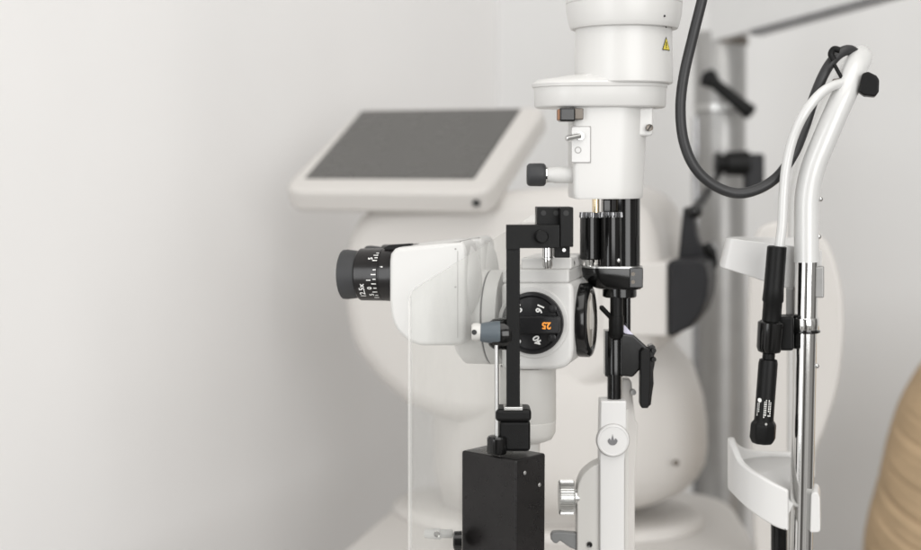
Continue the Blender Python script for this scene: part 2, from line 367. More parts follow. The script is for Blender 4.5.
obj('arm_rear_plate', G().prism(A, [(622, 379), (630, 379), (632, 383), (633, 398), (635.5, 420), (638, 424), (637, 450), (635, 480), (635, 560), (645, 640), (622, 640)], D + 8, D + 24), 'cream', SL, bevel=2)
obj('arm_bolt', G().dl(A, 633, 392, [(D + 2, 2.8), (D + 8, 3)], 20, dref=D + 6), 'alu', SL)
hb = obj('hinge_body', G().prism(A, smooth2([(602, 462), (592, 467), (583, 475), (578, 486), (577, 500)], 4) + [(577, 640), (602, 640)], D - 16, D + 10), 'offwhite', SL, bevel=1.6)
obj('hinge_screw', G().dl(A, 589.5, 544.5, [(D - 18, 1.5), (D - 18.5, 2.7), (D - 15, 2.9)], 20, dref=D - 16), 'black', hb)
def hgear(px0, px1, r, n=40):
    rings = []
    for px, q in ((px0, 0.92), (px0 + 1.2, 1), (px1 - 1.2, 1), (px1, 0.92)):
        c = A.P(px, 497.5, D - 8); rings.append([c + (A.back * x + Z * y) * q * U for x, y in gear(r - 1.6, r, n)])
    return G().loft(rings)
ks = obj('knurled_screw', hgear(558.8, 574.2, 17.8), 'steel', SL, ang=12)
obj('screw_neck', G().hl(A, 497.5, D - 8, [(573, 10), (574.8, 10), (575, 8), (579, 8)], 32), 'steel', ks)
obj('release_lever', G().prism(A, [(550.5, 536), (552.5, 532.8), (560, 532.2), (580, 534), (580, 552), (570, 548), (560, 541), (557, 544), (554, 543.5), (551, 540)], D - 12, D - 2), 'midgrey', SL, bevel=1.5)
# --- microscope
MO = A.P(541, 322, 10)
MF = Fr(MO, 15)
bd = obj('microscope_body', G().prism(MF, [(501, 283), (572, 283), (573, 290), (573, 350)] + smooth2([(573, 350), (571, 360), (565, 367), (556, 370)], 4)[1:] + [(501, 370)], -45, 45), 'white', SL, bevel=5, seg=5)
obj('top_plate', G().rect(MF, 502, 269.5, 569, 283.2, -43, 43), 'white', bd, bevel=2.5)
tp = obj('upper_plate', G().rect(MF, 521, 257.6, 571.5, 269.6, -36, 36), 'white', bd, bevel=2)
obj('plate_screw', G().hl(MF, 263, -20, [(571, 2.2), (574.5, 2.6), (575, 1.2)], 16), 'steel', tp)
g = G().dl(MF, 533.6, 322.6, [(-44, 36), (-46, 36), (-47, 35), (-47, 31)], 72, dref=-45)
ring = obj('dial_surround', g, 'white', bd)
dial = obj('magnification_dial', G().dl(MF, 533.4, 322.6, [(-44, 31.2), (-52, 31.2), (-53.5, 30), (-53.8, 28), (-51.6, 26)], 72, dref=-46), 'dialm', SL)
g = G().prism(MF, [(x, y) for x, y in rrect(503.5, 560.5, 316.0, 333.0, (3, 3, 3, 3), 3)], -61, -51, -55)
gb = obj('dial_grip', g, 'dialm', dial, bevel=1.4)
for a0 in (35, 142, 215, 322):
    g = G()
    c, s_ = math.cos(R(a0)), math.sin(R(a0))
    x, y = 533.4 + 24 * c, 322.6 - 24 * s_
    g.dl(MF, x, y, [(-51, 4.6), (-54.6, 4.2), (-55, 3.4)], 20, dref=-52)
    obj('dial_stud', g, 'dialm', dial)
def dial_text(txt, x, y, rot, size, e, m, par, nm):
    c, s_ = math.cos(R(rot)), math.sin(R(rot))
    o = MF.P(x, y, e); k = MF.S(o)
    fn = lambda u, v: o + (MF.right * (u * c - v * s_) + Z * (u * s_ + v * c)) * k
    obj(nm, G().text(txt, size, fn, 0.36), m, par)
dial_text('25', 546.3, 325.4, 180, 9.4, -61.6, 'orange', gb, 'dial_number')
dial_text('16', 539.6, 308.4, 248, 9.6, -52.2, 'ink', dial, 'dial_number')
dial_text('40', 537.4, 340.4, 118, 9.6, -52.2, 'ink', dial, 'dial_number')
dial_text('10', 517.6, 308.4, 292, 9.6, -52.2, 'ink', dial, 'dial_number')
dial_text('6', 517.8, 341, 62, 9.6, -52.2, 'ink', dial, 'dial_number')
# objective
ob_ = obj('objective_ring', G().hl(MF, 320, 0, [(572, 34), (579, 35), (580, 37.0), (589, 37.4), (591, 36), (592, 33), (592.2, 30), (590, 28.5), (588, 28)], 72), 'black', SL)
obj('objective_lens', G().hl(MF, 320, 0, [(588.2, 28.4), (590.2, 28), (591.6, 26), (592.2, 10), (592.3, 1)], 64), 'glass', ob_)
# drum left of body
dr = obj('magnification_drum', G().hl(MF, 317, 0, [(462, 40), (466, 45), (468, 46.5), (489, 47.2), (491, 47.4), (491.6, 46.0), (492.8, 46.0), (493.4, 47.2), (506, 47)], 80), 'white', SL)
obj('drum_seam', G().hl(MF, 317, 0, [(491.4, 46.4), (493.0, 46.4)], 80), 'dark', dr)
# binocular pods
def pod(e0, e1, lab=None):
    pts = [(389, 262), (390, 254), (394, 249), (398, 247.5), (440, 243.5), (460, 241), (464, 243), (466, 250), (466, 338), (464, 344.5), (458, 346)] + smooth2([(420, 346), (408, 341.5), (397, 331), (391, 317), (389, 300)], 4)
    return G().prism(MF, pts, e0, e1, e0)
pods = []
for e0, e1 in ((-68, -4), (6, 70)):
    rr = pod(-66, -20)
    if e0 > 0: rr.v = [v + MF.back * 74 * U for v in rr.v]
    p = obj('eyepiece_housing', rr, 'white', SL, bevel=11, seg=7)
    q = G(); rings = []
    for px, r in ((461, 38.5), (466, 38.5), (470, 36.5), (474, 32), (477.5, 25), (480, 15), (481, 3)):
        c = MF.P(px, 281, -43); rings.append([c + (MF.back * math.cos(t) * 0.56 + Z * math.sin(t)) * r * MF.S(c) for t in angs(48)])
    q.loft(rings, cap0=False)
    # rounded shoulder that closes the pod
    if e0 > 0: q.v = [v + MF.back * 74 * U for v in q.v]
    obj('housing_shoulder', q, 'white', p)
    if e0 < 0:
        for sx_, sy_ in ((455.5, 249), (455.5, 287)): obj('housing_screw', G().dl(MF, sx_, sy_, [(-66.4, 0.9), (-65.5, 1.0)], 12, dref=-66), 'line', p)
        obj('housing_seam', G().rect(MF, 457.4, 251, 457.9, 338, -66.25, -65.5, -66.25), 'line', p)
    def bar(e):
        off = MF.back * (e + 36) * U
        def mv(gg): gg.v = [v + off for v in gg.v]; return gg
        b = obj('eyepiece', mv(G().hl(MF, 274.4, -36, [(360.5, 24.6), (362, 26.0), (384.6, 26.4), (385.2, 25.8), (386, 25.8), (386.6, 26.6), (393, 26.8), (399, 26.8)], 72)), 'barrel', SL)
        obj('eyecup', mv(G().hl(MF, 274.4, -36, [(349, 17), (345.2, 20), (343.8, 23.2), (344.4, 24.6), (348, 24.9), (357, 23.8), (360, 23.2), (362, 23.2)], 64)), 'rubber', b)
        if e < 0: obj('focus_tab', G().prism(MF, [(383, 248), (389, 245), (410, 243.6), (411, 245.4), (396, 250), (385, 250)], -46, -36, -46), 'matte', b, bevel=0.8)
        return b
    b = bar(-36 if e0 < 0 else 38)
    if e0 < 0:
        def on_h(px, py, r=26.9):
            c = MF.P(px, 274.4, -36); k = MF.S(c); y = (274.4 - py)
            return c + Z * y * k - MF.back * math.sqrt(max(0.01, r * r - y * y)) * k
        def arc_text(txt, px, phi, size, rot=90):
            # phi: angle up from the front of the barrel
            c, s_ = math.cos(R(rot)), math.sin(R(rot))
            def fn(u, v):
                a = u * c - v * s_; q = u * s_ + v * c
                return on_h(px + a, 274.4 - 26.9 * math.sin(R(phi) + q / 26.9))
            g_.text(txt, size, fn, 0.12)
        g_ = G(); arc_text('12.5x', 369.5, -34, 7.5); obj('power_lettering', g_, 'ink', b)
        g_ = G(); arc_text('5', 377.3, 40, 6.0); arc_text('0', 377.3, -26, 6.0); arc_text('5', 378, -44, 6); arc_text('I', 377.0, -8, 6)
        for k, ph in enumerate((56, 49, 42, 35, 14, 4, -6, -16, -26, -36, -46, -54)):
            L_ = 4.6 if k % 2 else 3.0
            i = g_.add([on_h(x, 274.4 - 26.9 * math.sin(R(p_))) for x, p_ in ((384 - L_, ph - 1), (384, ph - 1), (384, ph + 1), (384 - L_, ph + 1))]); g_.f.append(tuple(i))
        i = g_.add([on_h(x, 274.4 - 27.4 * math.sin(R(p_)), 27.4) for x, p_ in ((387.6, 20), (390.6, 18.4), (390.6, 21.6))]); g_.f.append(tuple(i))
        obj('dioptre_scale', g_, 'ink', b)
# column under microscope
obj('microscope_column', G().vl(A, 528, 12, [(366, 28), (419, 28), (419.8, 27.4), (420.6, 28), (432, 27.4), (438, 24), (441, 17), (441.5, 14), (441.5, 12), (640, 12)], 64), 'offwhite', SL)
obj('base_plate', G().rect(A, 470, 640, 690, 676, -60, 120), 'white', SL, bevel=10)

# ================================================================== TONOMETER
TN = thing('tonometer', 'black tonometer arm on a tall black box in front of the microscope dial', 'tonometer', at(505, 640, YF - 0.06))
TD = -94
obj('arm_post', G().rect(A, 506.6, 225, 520, 410, TD, TD + 13), 'matte', TN, bevel=0.9)
bar_ = obj('cross_bar', G().prism(A, [(506.4, 225), (560, 225), (560, 248.2), (520.2, 248.2), (518, 250), (506.4, 250)], TD - 1.2, TD + 14), 'matte', TN, bevel=0.9)
obj('thumb_screw', G().dl(A, 541.5, 236.2, [(TD, 6.6), (TD - 9, 6.6), (TD - 10.5, 5.4)], 32, dref=TD), 'matte', bar_)
bl = obj('mount_block', G().prism(A, [(537, 207.5), (573.2, 207.5), (573.2, 247), (537, 247)], TD + 15, TD + 52, TD + 15), 'matte', TN, bevel=1)
obj('block_cheek', G().prism(A, [(560.4, 207.2), (573.4, 207.2), (573.4, 247), (560.4, 247)], TD - 1, TD + 14.8), 'matte', bl, bevel=0.9)
g = G()
for x in (543.5, 556): g.dl(A, x, 213, [(TD + 14.4, 2.6), (TD + 16, 2.6)], 18, dref=TD + 15)
obj('screw_hole', g, 'dark', bl)
g = G().dl(A, 566, 213, [(TD - 1.5, 2.8), (TD, 2.8)], 18, dref=TD); obj('screw_hole', g, 'dark', bl)
obj('chrome_pin', G().vl(A, 547.5, TD + 22, [(246, 5.2), (257, 5.2), (257.6, 5.8), (259, 5.8), (259.6, 5.2), (266, 5), (268.5, 3.6)], 32), 'chrome', TN)
obj('mount_peg', G().rect(A, 554.5, 246, 570, 257.8, TD + 22, TD + 44), 'matte', TN, bevel=1)
obj('peg_screw', G().dl(A, 564, 250, [(TD + 21, 1.8), (TD + 23, 1.8)], 14, dref=TD + 22), 'steel', TN)
# prism
pr = obj('prism_holder', G().hl(A, 334, TD + 12, [(487, 6), (489, 12), (493, 15), (500, 16.2), (507, 16), (511, 14), (513, 9)], 40), 'black', TN)
obj('prism_sleeve', G().hl(A, 332.5, TD + 6, [(480, 8), (481, 9.2), (488, 10.6), (497, 11.8), (500, 11.8)], 40), 'grey', pr)
obj('prism_tip', G().hl(A, 332, TD + 6, [(471.5, 3), (471.5, 7), (473, 8.6), (477, 9.2), (480.5, 8.2)], 36), 'offwhite', pr)
obj('tip_hole', G().dl(A, 474.2, 332, [(TD - 3.2, 2.6), (TD, 2.6)], 16, dref=TD), 'dark', pr)
obj('balance_rod', G().al(A.P(497, 440, TD + 2), A.P(496.6, 345, TD + 2), [(0, 2.1), (1, 2.1)], 16), 'steel', TN)
# box (a turned rectangular case)
zt = at(516.5, 460.5, YF - 112 * U).z
f0 = at_z(516.5, 460.5, zt); l0 = at_z(461.2, 450.6, zt)
lv_ = l0 - f0; pv = Vector((-lv_.y, lv_.x, 0)); pv = -pv if pv.x < 0 else pv
b0 = at_z(545.6, 452.2, zt); pv = pv.normalized() * ((b0 - f0).length * 0.93)
def boxr(z, e=0):
    a = lv_.normalized() * e; b = pv.normalized() * e
    return [f0 + a + b + Z * (z - zt), f0 + lv_ - a + b + Z * (z - zt), f0 + lv_ + pv - a - b + Z * (z - zt), f0 + pv + a - b + Z * (z - zt)]
zb = at(505, 650, YF - 0.06).z
bx = obj('instrument_case', G().loft([boxr(zb), boxr(zt)]), 'boxm', TN, bevel=2.4, seg=3)
g = G(); nx = lv_.normalized() * -1
for fx, py in ((0.28, 473), (0.78, 485)):
    c = f0 + pv * fx; c = Vector((c.x, c.y, 0)) + Z * (at(525, py, c.y).z)
    ax = nx; g.al(c - ax * 0.001, c + ax * 0.0007, [(0, 2.0), (0.7, 2.0), (1, 1.4)], 14)
obj('case_screw', g, 'alu', bx)
cc = (f0 + lv_ * 0.5 + pv * 0.5)
px_of = lambda p: 460.5 + FPX * (p - CAM).dot(RT) / (p - CAM).dot(FW)
cd = (cc.y - YF) / U
pb = obj('post_base', G().rect(A, 499.5, 421, 530.5, 452, cd - 20, cd + 6), 'matte', TN, bevel=3.5)
obj('base_cap', G().rect(A, 495.5, 409.5, 531.5, 422, cd - 24, cd + 8), 'matte', pb, bevel=3.5, seg=4)
obj('base_collar', G().rect(A, 504, 407.2, 523, 411, TD - 3, TD + 16), 'steel', pb, bevel=1)
obj('rod_knob', G().vl(A, 497, TD + 2, [(435.5, 3), (436.2, 8.5), (438, 10), (451, 10.2), (453.6, 9.2), (454.4, 7)], 40), 'black', TN)
dk = obj('drive_knob', G().hl(A, 541, TD + 14, [(453, 7), (454.5, 9.5), (462, 10)], 28), 'black', TN)

# ================================================================== BREATH SHIELD
BS = thing('breath_shield', 'clear acrylic breath shield hanging in front of the eyepiece housing', 'breath shield', at(430, 640, YF - 0.05))
sp = [(410, 640), (410, 297), (411.5, 292), (415, 288.5), (536, 213), (536, 226), (513, 230), (513, 640)]
obj('acrylic_sheet', G().prism(A, sp, -64, -60), 'acrylic', BS)
g = G()
ed = [A.P(x, y, -62) for x, y in sp[:5]]
g.tube([ed[0], ed[1]], 2.0, n=8, sub=2); g.tube(smooth([ed[1], ed[2], ed[3]], 4) , 1.0, n=8, sub=1); g.tube([ed[3], A.P(450, 266.7, -62)], 0.8, n=8, sub=2)
obj('polished_edge', g, 'acrylic_edge', BS)

obj('shield_clip', G().hl(A, 534, -52, [(424, 2), (425, 4.2), (432, 5.4), (440, 5.6), (441, 4.4), (452, 4.4), (453, 3)], 24), 'white2', BS)
g = G().dl(A, 437, 534, [(-58, 2), (-60, 3), (-56, 3)], 16, dref=-58); obj('clip_screw', g, 'chrome', BS)

# ================================================================== HEADREST
HF = Fr(A.P(806, 400, 0), 15)
HR = thing('headrest', 'chin and forehead rest on a chrome pole with a bent white tube frame', 'headrest', at(800, 677, YF))
H = lambda x, y, e=0: HF.P(x, y, e)
tb = obj('frame_tube', G().tube([H(806.5, 262, 0), H(806.5, 225, 0), H(807.2, 196, 0), H(813, 168, 0), H(825, 138, 2), H(838, 108, 6), H(849, 84, 14), H(856, 66, 30), H(860, 58, 60), H(860, 56, 120), H(858, 60, 190), H(848, 74, 225), H(832, 104, 240), H(812, 150, 246), H(801, 190, 250), H(798, 240, 250), H(797, 330, 250)], 12.2, n=36, sub=8), 'tube', HR)
pole = obj('chrome_pole', G().al(H(806.8, 259, 0), H(798, 677, 0), [(0, 11.4), (1, 11.8)], 48), 'chrome', HR)
obj('far_pole', G().al(H(797, 300, 250), H(795, 640, 250), [(0, 11), (1, 11)], 36), 'chrome', HR)
def pole_at(y, e=0): t = (y - 259) / (677 - 259); return 806.8 + (798 - 806.8) * t
g = G().vl(HF, pole_at(324), 0, [(317.5, 12.6), (318.5, 13.2), (329, 13.2), (330, 12.6)], 40)
pcol = obj('pole_collar', g, 'chrome', HR)
obj('rubber_ring', G().vl(HF, pole_at(331), 0, [(329.4, 13), (330.2, 14.6), (332, 14.6), (332.8, 13)], 40), 'black', pcol)
for x, y in ((820.3, 199), (818.6, 236.5), (816.6, 366)):
    obj('side_bolt', G().hl(HF, y, 0, [(x - 8, 1.4), (x - 1.5, 1.4)], 12).ball(H(x, y, 0), 2.7, 14), 'steel', HR)
def strip(path, sub=5, slant=0):
    pts = smooth([Vector((a, b, 0)) for a, b, _, _ in path], sub); hh = smooth([Vector((c, d, 0)) for _, _, c, d in path], sub)
    g = G(); t = g.add([H(p.x + slant * max(0, min(1, (745 - p.x) / 20)), h.x, p.y) for p, h in zip(pts, hh)]); b = g.add([H(p.x, h.y, p.y) for p, h in zip(pts, hh)])
    for k in range(len(t) - 1): g.f.append((t[k], t[k + 1], b[k + 1], b[k]))
    return g, pts, hh
g, _, _ = strip([(822, 17, 250, 296), (800, 17, 247, 291.5), (770, 17, 243, 283), (746, 16.5, 240.2, 275), (730, 16, 238.6, 270), (723.5, 18, 238.5, 268), (722, 27, 238.5, 266), (723, 70, 238, 262), (732, 120, 237, 260), (760, 180, 237, 262), (800, 215, 238, 264)], 5, 6.5)
fr_ = obj('forehead_band', g, 'white2', HR, solid=5, bevel=1.2, seg=2)
obj('band_clip', G().rect(HF, 815, 267, 824, 298, -5, 14), 'alu', HR, bevel=1.5)
obj('band_post', G().rect(HF, 786, 288, 794, 318, 6, 22), 'alu', HR, bevel=1)
g, pts, hh = strip([(788.5, -27, 490, 531), (776, -25, 484, 526.5), (762, -20, 476, 518), (750, -12, 468.5, 509), (741, 0, 460, 500.5), (735, 14, 447, 494), (731.5, 30, 439, 490), (731.5, 48, 437.5, 486), (735, 66, 443, 482), (746, 84, 449, 478), (766, 96, 451, 476), (790, 98, 452, 476), (815, 96, 453, 478)])
cc_ = obj('chin_cup', g, 'white2', HR, solid=7, bevel=3, seg=4)
g = G(); i = g.add([H(p.x, h.y - 17 - 2 * min(1, max(0, p.y / 60)), p.y) for p, h in zip(pts, hh)]); n_ = len(i)
g.v.append(sum(g.v, Vector()) / n_)
for k in range(n_): g.f.append((i[k], i[(k + 1) % n_], n_))
obj('cup_floor', g, 'white2', cc_, solid=3)
obj('cup_cheek', G().prism(HF, [(811, 495), (814, 492), (818, 493), (820, 498), (820.5, 531), (818, 533), (810, 533)], -16, 24), 'white2', cc_, bevel=2)
obj('cup_stem', G().vl(HF, 779, 30, [(505, 8), (680, 8)], 30), 'black', HR)
# cable clip on the bend
cp = obj('cable_clip', G().prism(HF, [(862, 74), (868, 72), (876, 76), (879, 80), (878.5, 92), (875, 97), (864, 96), (858, 92)], -2, 26, 10), 'matte', HR, bevel=2)
obj('clip_foot', G().prism(HF, [(832, 79), (842, 78), (846, 84), (846, 93), (838, 96), (833, 92)], 4, 22, 10), 'bronze', cp, bevel=2)
obj('clip_loop', G().tube([H(834, 60, 12), H(831, 54, 12), H(834, 49, 12), H(840, 50, 12)], 3.2, n=12), 'matte', cp)
obj('clip_rod', G().al(H(834, 64, 8), H(843, 80, 8), [(0, 1.9), (1, 1.9)], 12), 'matte', cp)

# ================================================================== FIXATION LAMP
FX = thing('fixation_lamp', 'black pen shaped fixation lamp on a thin white tube clamped beside the chrome pole', 'lamp', H(763, 444, -14))
e = -22
obj('gooseneck', G().tube([H(778.5, 254, e), H(782, 225, e), H(783.5, 195, e), H(786.5, 165, e), H(793, 138, e), H(804, 114, e), H(818, 96, e + 6), H(830, 87, e + 16), H(842, 83, e + 28)], 4.9, n=24), 'tube', FX)
ax0, ax1 = H(777, 246, e), H(762, 444, e)
def Lx(y): return (y - 246) / (444 - 246)
obj('sleeve', G().al(ax0, ax1, [(Lx(246), 8), (Lx(247), 9.6), (Lx(288), 10), (Lx(300), 10.6), (Lx(302), 9.4), (Lx(324), 9.4)], 40), 'matte', FX)
obj('lamp_clamp', G().al(ax0, ax1, [(Lx(320), 10), (Lx(322), 13.2), (Lx(347), 12.6), (Lx(351), 11), (Lx(353), 6)], 40), 'black', FX)
obj('clamp_arm', G().rect(HF, 776, 316, 794, 350, -20, 8, -12), 'matte', FX, bevel=3)
obj('lamp_barrel', G().al(ax0, ax1, [(Lx(350), 6.2), (Lx(358), 6.2), (Lx(359), 8.8), (Lx(363), 9.6), (Lx(416), 9.6), (Lx(421), 9.8)], 40), 'matte', FX)
tipo = obj('lamp_tip', G().al(ax0, ax1, [(Lx(419), 9.4), (Lx(423.5), 13.2), (Lx(437.5), 13.4), (Lx(443.5), 10.5)], 8), 'matte', FX, bevel=1.6)
obj('tip_stud', G().ball(H(766, 424.5, e - 11.5), 1.6, 10), 'steel', tipo)
# lettering: three short rows running along the barrel
g = G(); axd = (ax1 - ax0).normalized(); side = axd.cross(HF.back).normalized(); side = side if side.x > 0 else -side
def on_b(y, u, r=9.9):
    c = ax0.lerp(ax1, Lx(y)); return c + side * u * U - HF.back * math.sqrt(max(0.01, r * r - u * u)) * U
for u, y0, y1, wd in ((-6.0, 402, 414, 2.2), (0.8, 398, 415, 2.4), (5.0, 398, 414, 2.4)):
    y = y0
    while y < y1:
        h = random.uniform(0.9, 1.7)
        for q in ((-wd / 2, -wd / 8), (wd / 8, wd / 2)):
            if random.random() < 0.85:
                i = g.add([on_b(y, u + q[0]), on_b(y, u + q[1]), on_b(y + h, u + q[1]), on_b(y + h, u + q[0])]); g.f.append(tuple(i))
        y += h + 0.8
i = g.add([on_b(399 + 2.2 * math.sin(t), -5.2 + 2.0 * math.cos(t)) for t in angs(14)]); g.f.append(tuple(i))
obj('lettering', g, 'ink', FX)

# ================================================================== CABLE
g = G().tube([at(707, -24, YF), at(702, 0, YF), at(693, 36, YF), at(684, 75, YF), at(680.5, 108, YF), at(683.5, 140, YF), at(694, 166, YF), at(712, 184, YF), at(735, 193, YF), at(757, 189.5, YF), at(778, 176, YF), at(794, 153, YF), at(805, 126, YF + .01), at(815, 95, YF + .012), at(826, 70, YF + .014), at(838, 54.5, YF + .016), at(850, 50, YF + .02), at(860, 58, YF + .03)], 5.3, n=24, sub=10)
cb = obj('power_cable', g, 'cable', base=at(735, 193, YF))
cb['label'] = 'thick dark grey cable looping down between the lamp tower and the bent white tube'; cb['category'] = 'cable'

# ================================================================== REAR INSTRUMENT (screen instrument)
RF = Fr(at(520, 290, 1.75), 18)
AR = thing('eye_examination_instrument', 'large cream rounded eye instrument with tilted grey screen behind the slit lamp', 'eye instrument', Vector((0.12, 1.76, TABLE_Z)))
hd = smooth2c([(374, 232), (369, 268), (370, 305), (378, 338), (394, 362), (412, 381), (436, 398), (480, 411), (540, 410), (600, 390), (642, 360), (668, 340), (673, 300), (672, 250), (662, 214), (640, 192), (600, 186), (520, 190), (440, 197), (395, 206)], 6)
obj('instrument_head', G().prism(RF, hd, -140, 160, -20), 'cream', AR, bevel=34, seg=8, ang=60)
def ell(l, r=None, w=138):
    r = l if r is None else r; return [(w * (l if math.cos(t) < 0 else r) * math.cos(t), 52 * (l + r) * math.sin(t)) for t in angs(80)]
obj('instrument_body', G().plan(RF, 568, 10, [(y, ell(a, b)) for y, a, b in ((322, 0.8, 0.60), (340, 0.92, 0.77), (360, 0.98, 0.90), (390, 1, 0.97), (415, 1, 0.996), (440, 1, 1.0), (456, 1, 0.985), (470, 0.995, 0.93), (482, 0.985, 0.84), (491, 0.97, 0.70), (499, 0.955, 0.52), (514, 0.95, 0.42))]), 'cream', AR)
c_ = RF.P(545, 506, 10)
ft = []
for z, s in ((TABLE_Z + 0.013, 0.60), (TABLE_Z + 0.0128, 0.90), (TABLE_Z + 0.0115, 0.96), (TABLE_Z + 0.007, 0.99), (TABLE_Z + 0.0005, 1.0)):
    k = RF.S(c_); q = Vector((c_.x, c_.y, z)); ft.append([q + (RF.right * x + RF.back * y) * k for x, y in ell(s, s, 158)])
obj('instrument_foot', G().loft(ft), 'cream', AR)
obj('body_screw', G().ball(RF.P(676, 463, -98), 5, 12), 'bronze', AR)
# screen
o_ = at(389, 197, 1.655); r_ = Fr(o_, 20); tl = math.atan2(0.112, 0.212)
tv = r_.back * math.cos(tl) + Z * math.sin(tl); nv = r_.right.cross(tv).normalized()
def slab(q, t0, t1, n0, n1, rad):
    # q: left and right edge at t0, left and right edge at t1; radius per corner (back right, back left, front left, front right)
    pts = [(q[3], t1), (q[2], t1), (q[0], t0), (q[1], t0)]; out = []
    for k in range(4):
        c = Vector(pts[k]); a = (Vector(pts[k - 1]) - c).normalized() * rad[k]; b = (Vector(pts[(k + 1) % 4]) - c).normalized() * rad[k]
        for m_ in range(7):
            u = m_ / 6; out.append((c + a) * (1 - u) ** 2 + c * 2 * u * (1 - u) + (c + b) * u * u)
    return G().loft([[o_ + r_.right * p.x + tv * p.y + nv * n for p in out] for n in (n0, n1)])
W2 = 0.124
tab = obj('screen_bezel', slab((-W2 - 0.017, W2 + 0.003, -W2 + 0.001, W2 + 0.013), -0.004, 0.222, -0.022, 0.011, (0.02, 0.02, 0.03, 0.02)), 'cream', AR, bevel=11, seg=6)
obj('screen_gap', slab((-W2 + 0.0055, W2 - 0.0235, -W2 + 0.0085, W2 - 0.0185), 0.0245, 0.2125, 0.009, 0.0113, (0.003,) * 4), 'dark', tab)
obj('screen', slab((-W2 + 0.0065, W2 - 0.0245, -W2 + 0.0095, W2 - 0.0195), 0.0255, 0.2115, 0.009, 0.0118, (0.002,) * 4), 'screen', tab)
bt = o_ + r_.right * (W2 - 0.014) - nv * 0.004 - tv * 0.003
obj('screen_button', G().al(bt + Vector((0, 0, -0.001)) + r_.back * 0.004, bt + Vector((0, 0, -0.001)) - r_.back * 0.0035, [(0, 5.4), (1, 5.4)], 20), 'dark', tab)
obj('screen_arm', G().loft([[o_ + r_.right * x + tv * t + nv * n for x, t in rrect(-0.05, 0.06, 0.09, 0.17, 0.02, 6)] for n in (-0.10, -0.010)]), 'cream', AR)
# dark patient side
obj('measuring_nose', G().rect(RF, 600, 262, 667, 337, -146, -40, -146), 'cream', AR, bevel=5, seg=4)
sh = obj('lens_shroud', G().prism(RF, [(668, 260.5), (698, 259.5), (705, 264), (708, 280), (706.5, 298), (701, 314), (690, 328), (668, 338.5)], -150, -62, -150), 'shroud', AR, bevel=9, seg=5)
obj('shroud_fin', G().prism(RF, smooth2([(683, 207), (692, 208), (694, 222), (697, 238), (702, 250), (705, 266)], 3) + [(677, 266), (680, 235)], -80, -50, -80), 'shroud', AR, bevel=5)
obj('forehead_pad', G().prism(RF, [(701, 246), (709, 241), (716, 250), (718, 266), (712, 274), (700, 268)], -60, 0, -60), 'black', AR, bevel=5)
# head support behind
PF = Fr(at(795, 330, 1.5), 15)
ps = smooth2c([(752, 250), (762, 226), (790, 222), (818, 232), (834, 256), (843, 295), (844, 335), (838, 385), (826, 425), (814, 460), (808, 530), (806, 566), (760, 566), (752, 480), (748, 380), (748, 300)], 4)
hs_ = thing('face_support', 'tall cream rounded face support panel standing behind the chrome headrest pole', 'face support', PF.P(785, 566, 0))
obj('support_panel', G().prism(PF, ps, -10, 10, 0), 'cream', hs_, bevel=7, seg=4, ang=60)
obj('support_foot', G().al(PF.P(783, 555, 0), Vector((PF.P(783, 555, 0).x, PF.P(783, 555, 0).y, TABLE_Z)), [(0, 30), (1, 34)], 30), 'cream', hs_)

# ================================================================== INSTRUMENT STAND
YS = 2.02; SF = Fr(at(720, 250, YS), 0)
ST = thing('instrument_stand', 'grey metal column stand with a swing arm at the top and black clamp levers', 'instrument stand', Vector((at(720, 250, YS).x, YS, 0)))
stem = obj('stand_column', G().vl(SF, 720, 0, [(32, 24), (34, 25.5), (100, 25.5), (106, 26), (107, 23.5), (112, 23.5), (113, 25), (980, 25)], 56), 'alu', ST)
obj('column_ring', G().vl(SF, 720, 0, [(105, 26.6), (111, 26.6)], 56), 'steel', stem)
obj('column_cap', G().vl(SF, 722, 0, [(36, 22), (38, 26), (44, 26), (46, 24)], 56), 'bronze', stem)
# dark strips added to give the column its light and dark shading
obj('column_shade_strip', G().rect(SF, 732, 114, 744, 700, -20, 8, -14), 'bronze', stem, bevel=2)
obj('column_shade_strip', G().rect(SF, 694, 116, 707, 700, -14, 8, -14), 'gun', stem, bevel=2)
def beam(p0, p1, w, h):
    ax = (p1 - p0).normalized(); sd = ax.cross(Z).normalized(); up = sd.cross(ax)
    return G().loft([[p + sd * a * w + up * b * h for a, b in ((-1, -1), (1, -1), (1, 1), (-1, 1))] for p in (p0, p1)])
p0, p1 = at(712, 12, 2.0), at(960, -60, 1.72)
arm = obj('swing_arm', beam(p0, p1, 0.010, 0.043), 'armgrey', ST, bevel=4)
obj('arm_trim', beam(p0 + (p1 - p0) * 0.2 - Z * 0.046 - Vector((0, 0.004, 0)), p1 - Z * 0.046 - Vector((0, 0.004, 0)), 0.012, 0.004), 'gun', arm, bevel=1)
obj('arm_groove', beam(p0 + (p1 - p0) * 0.1 - Z * 0.018 - Vector((0, 0.0095, 0)), p1 - Z * 0.018 - Vector((0, 0.0095, 0)), 0.002, 0.0022), 'gun', arm)
cl_ = obj('clamp_lever', G().al(at(706, 76, 1.955), at(752, 114, 1.93), [(-0.04, 5), (0.0, 9), (0.1, 8.5), (0.2, 5.5), (0.8, 6.5), (0.95, 7.6), (1.0, 5)], 24, k=0.0015), 'matte', ST)
obj('clamp_bolt', G().al(at(707, 77, 1.97), at(708, 77, 1.94), [(0, 8), (1, 8)], 20, k=0.0011), 'black', ST)
jt = obj('swivel_joint', G().hl(Fr(at(720, 165, 1.9), 0), 163.5, 0, [(714, 6), (715, 11), (719, 12), (720, 9), (724, 9), (726, 12), (748, 13)], 28), 'matte', ST)
obj('joint_head', G().rect(Fr(at(720, 165, 1.9), 0), 746, 153.5, 765, 191, -14, 16), 'shroud', jt, bevel=5)
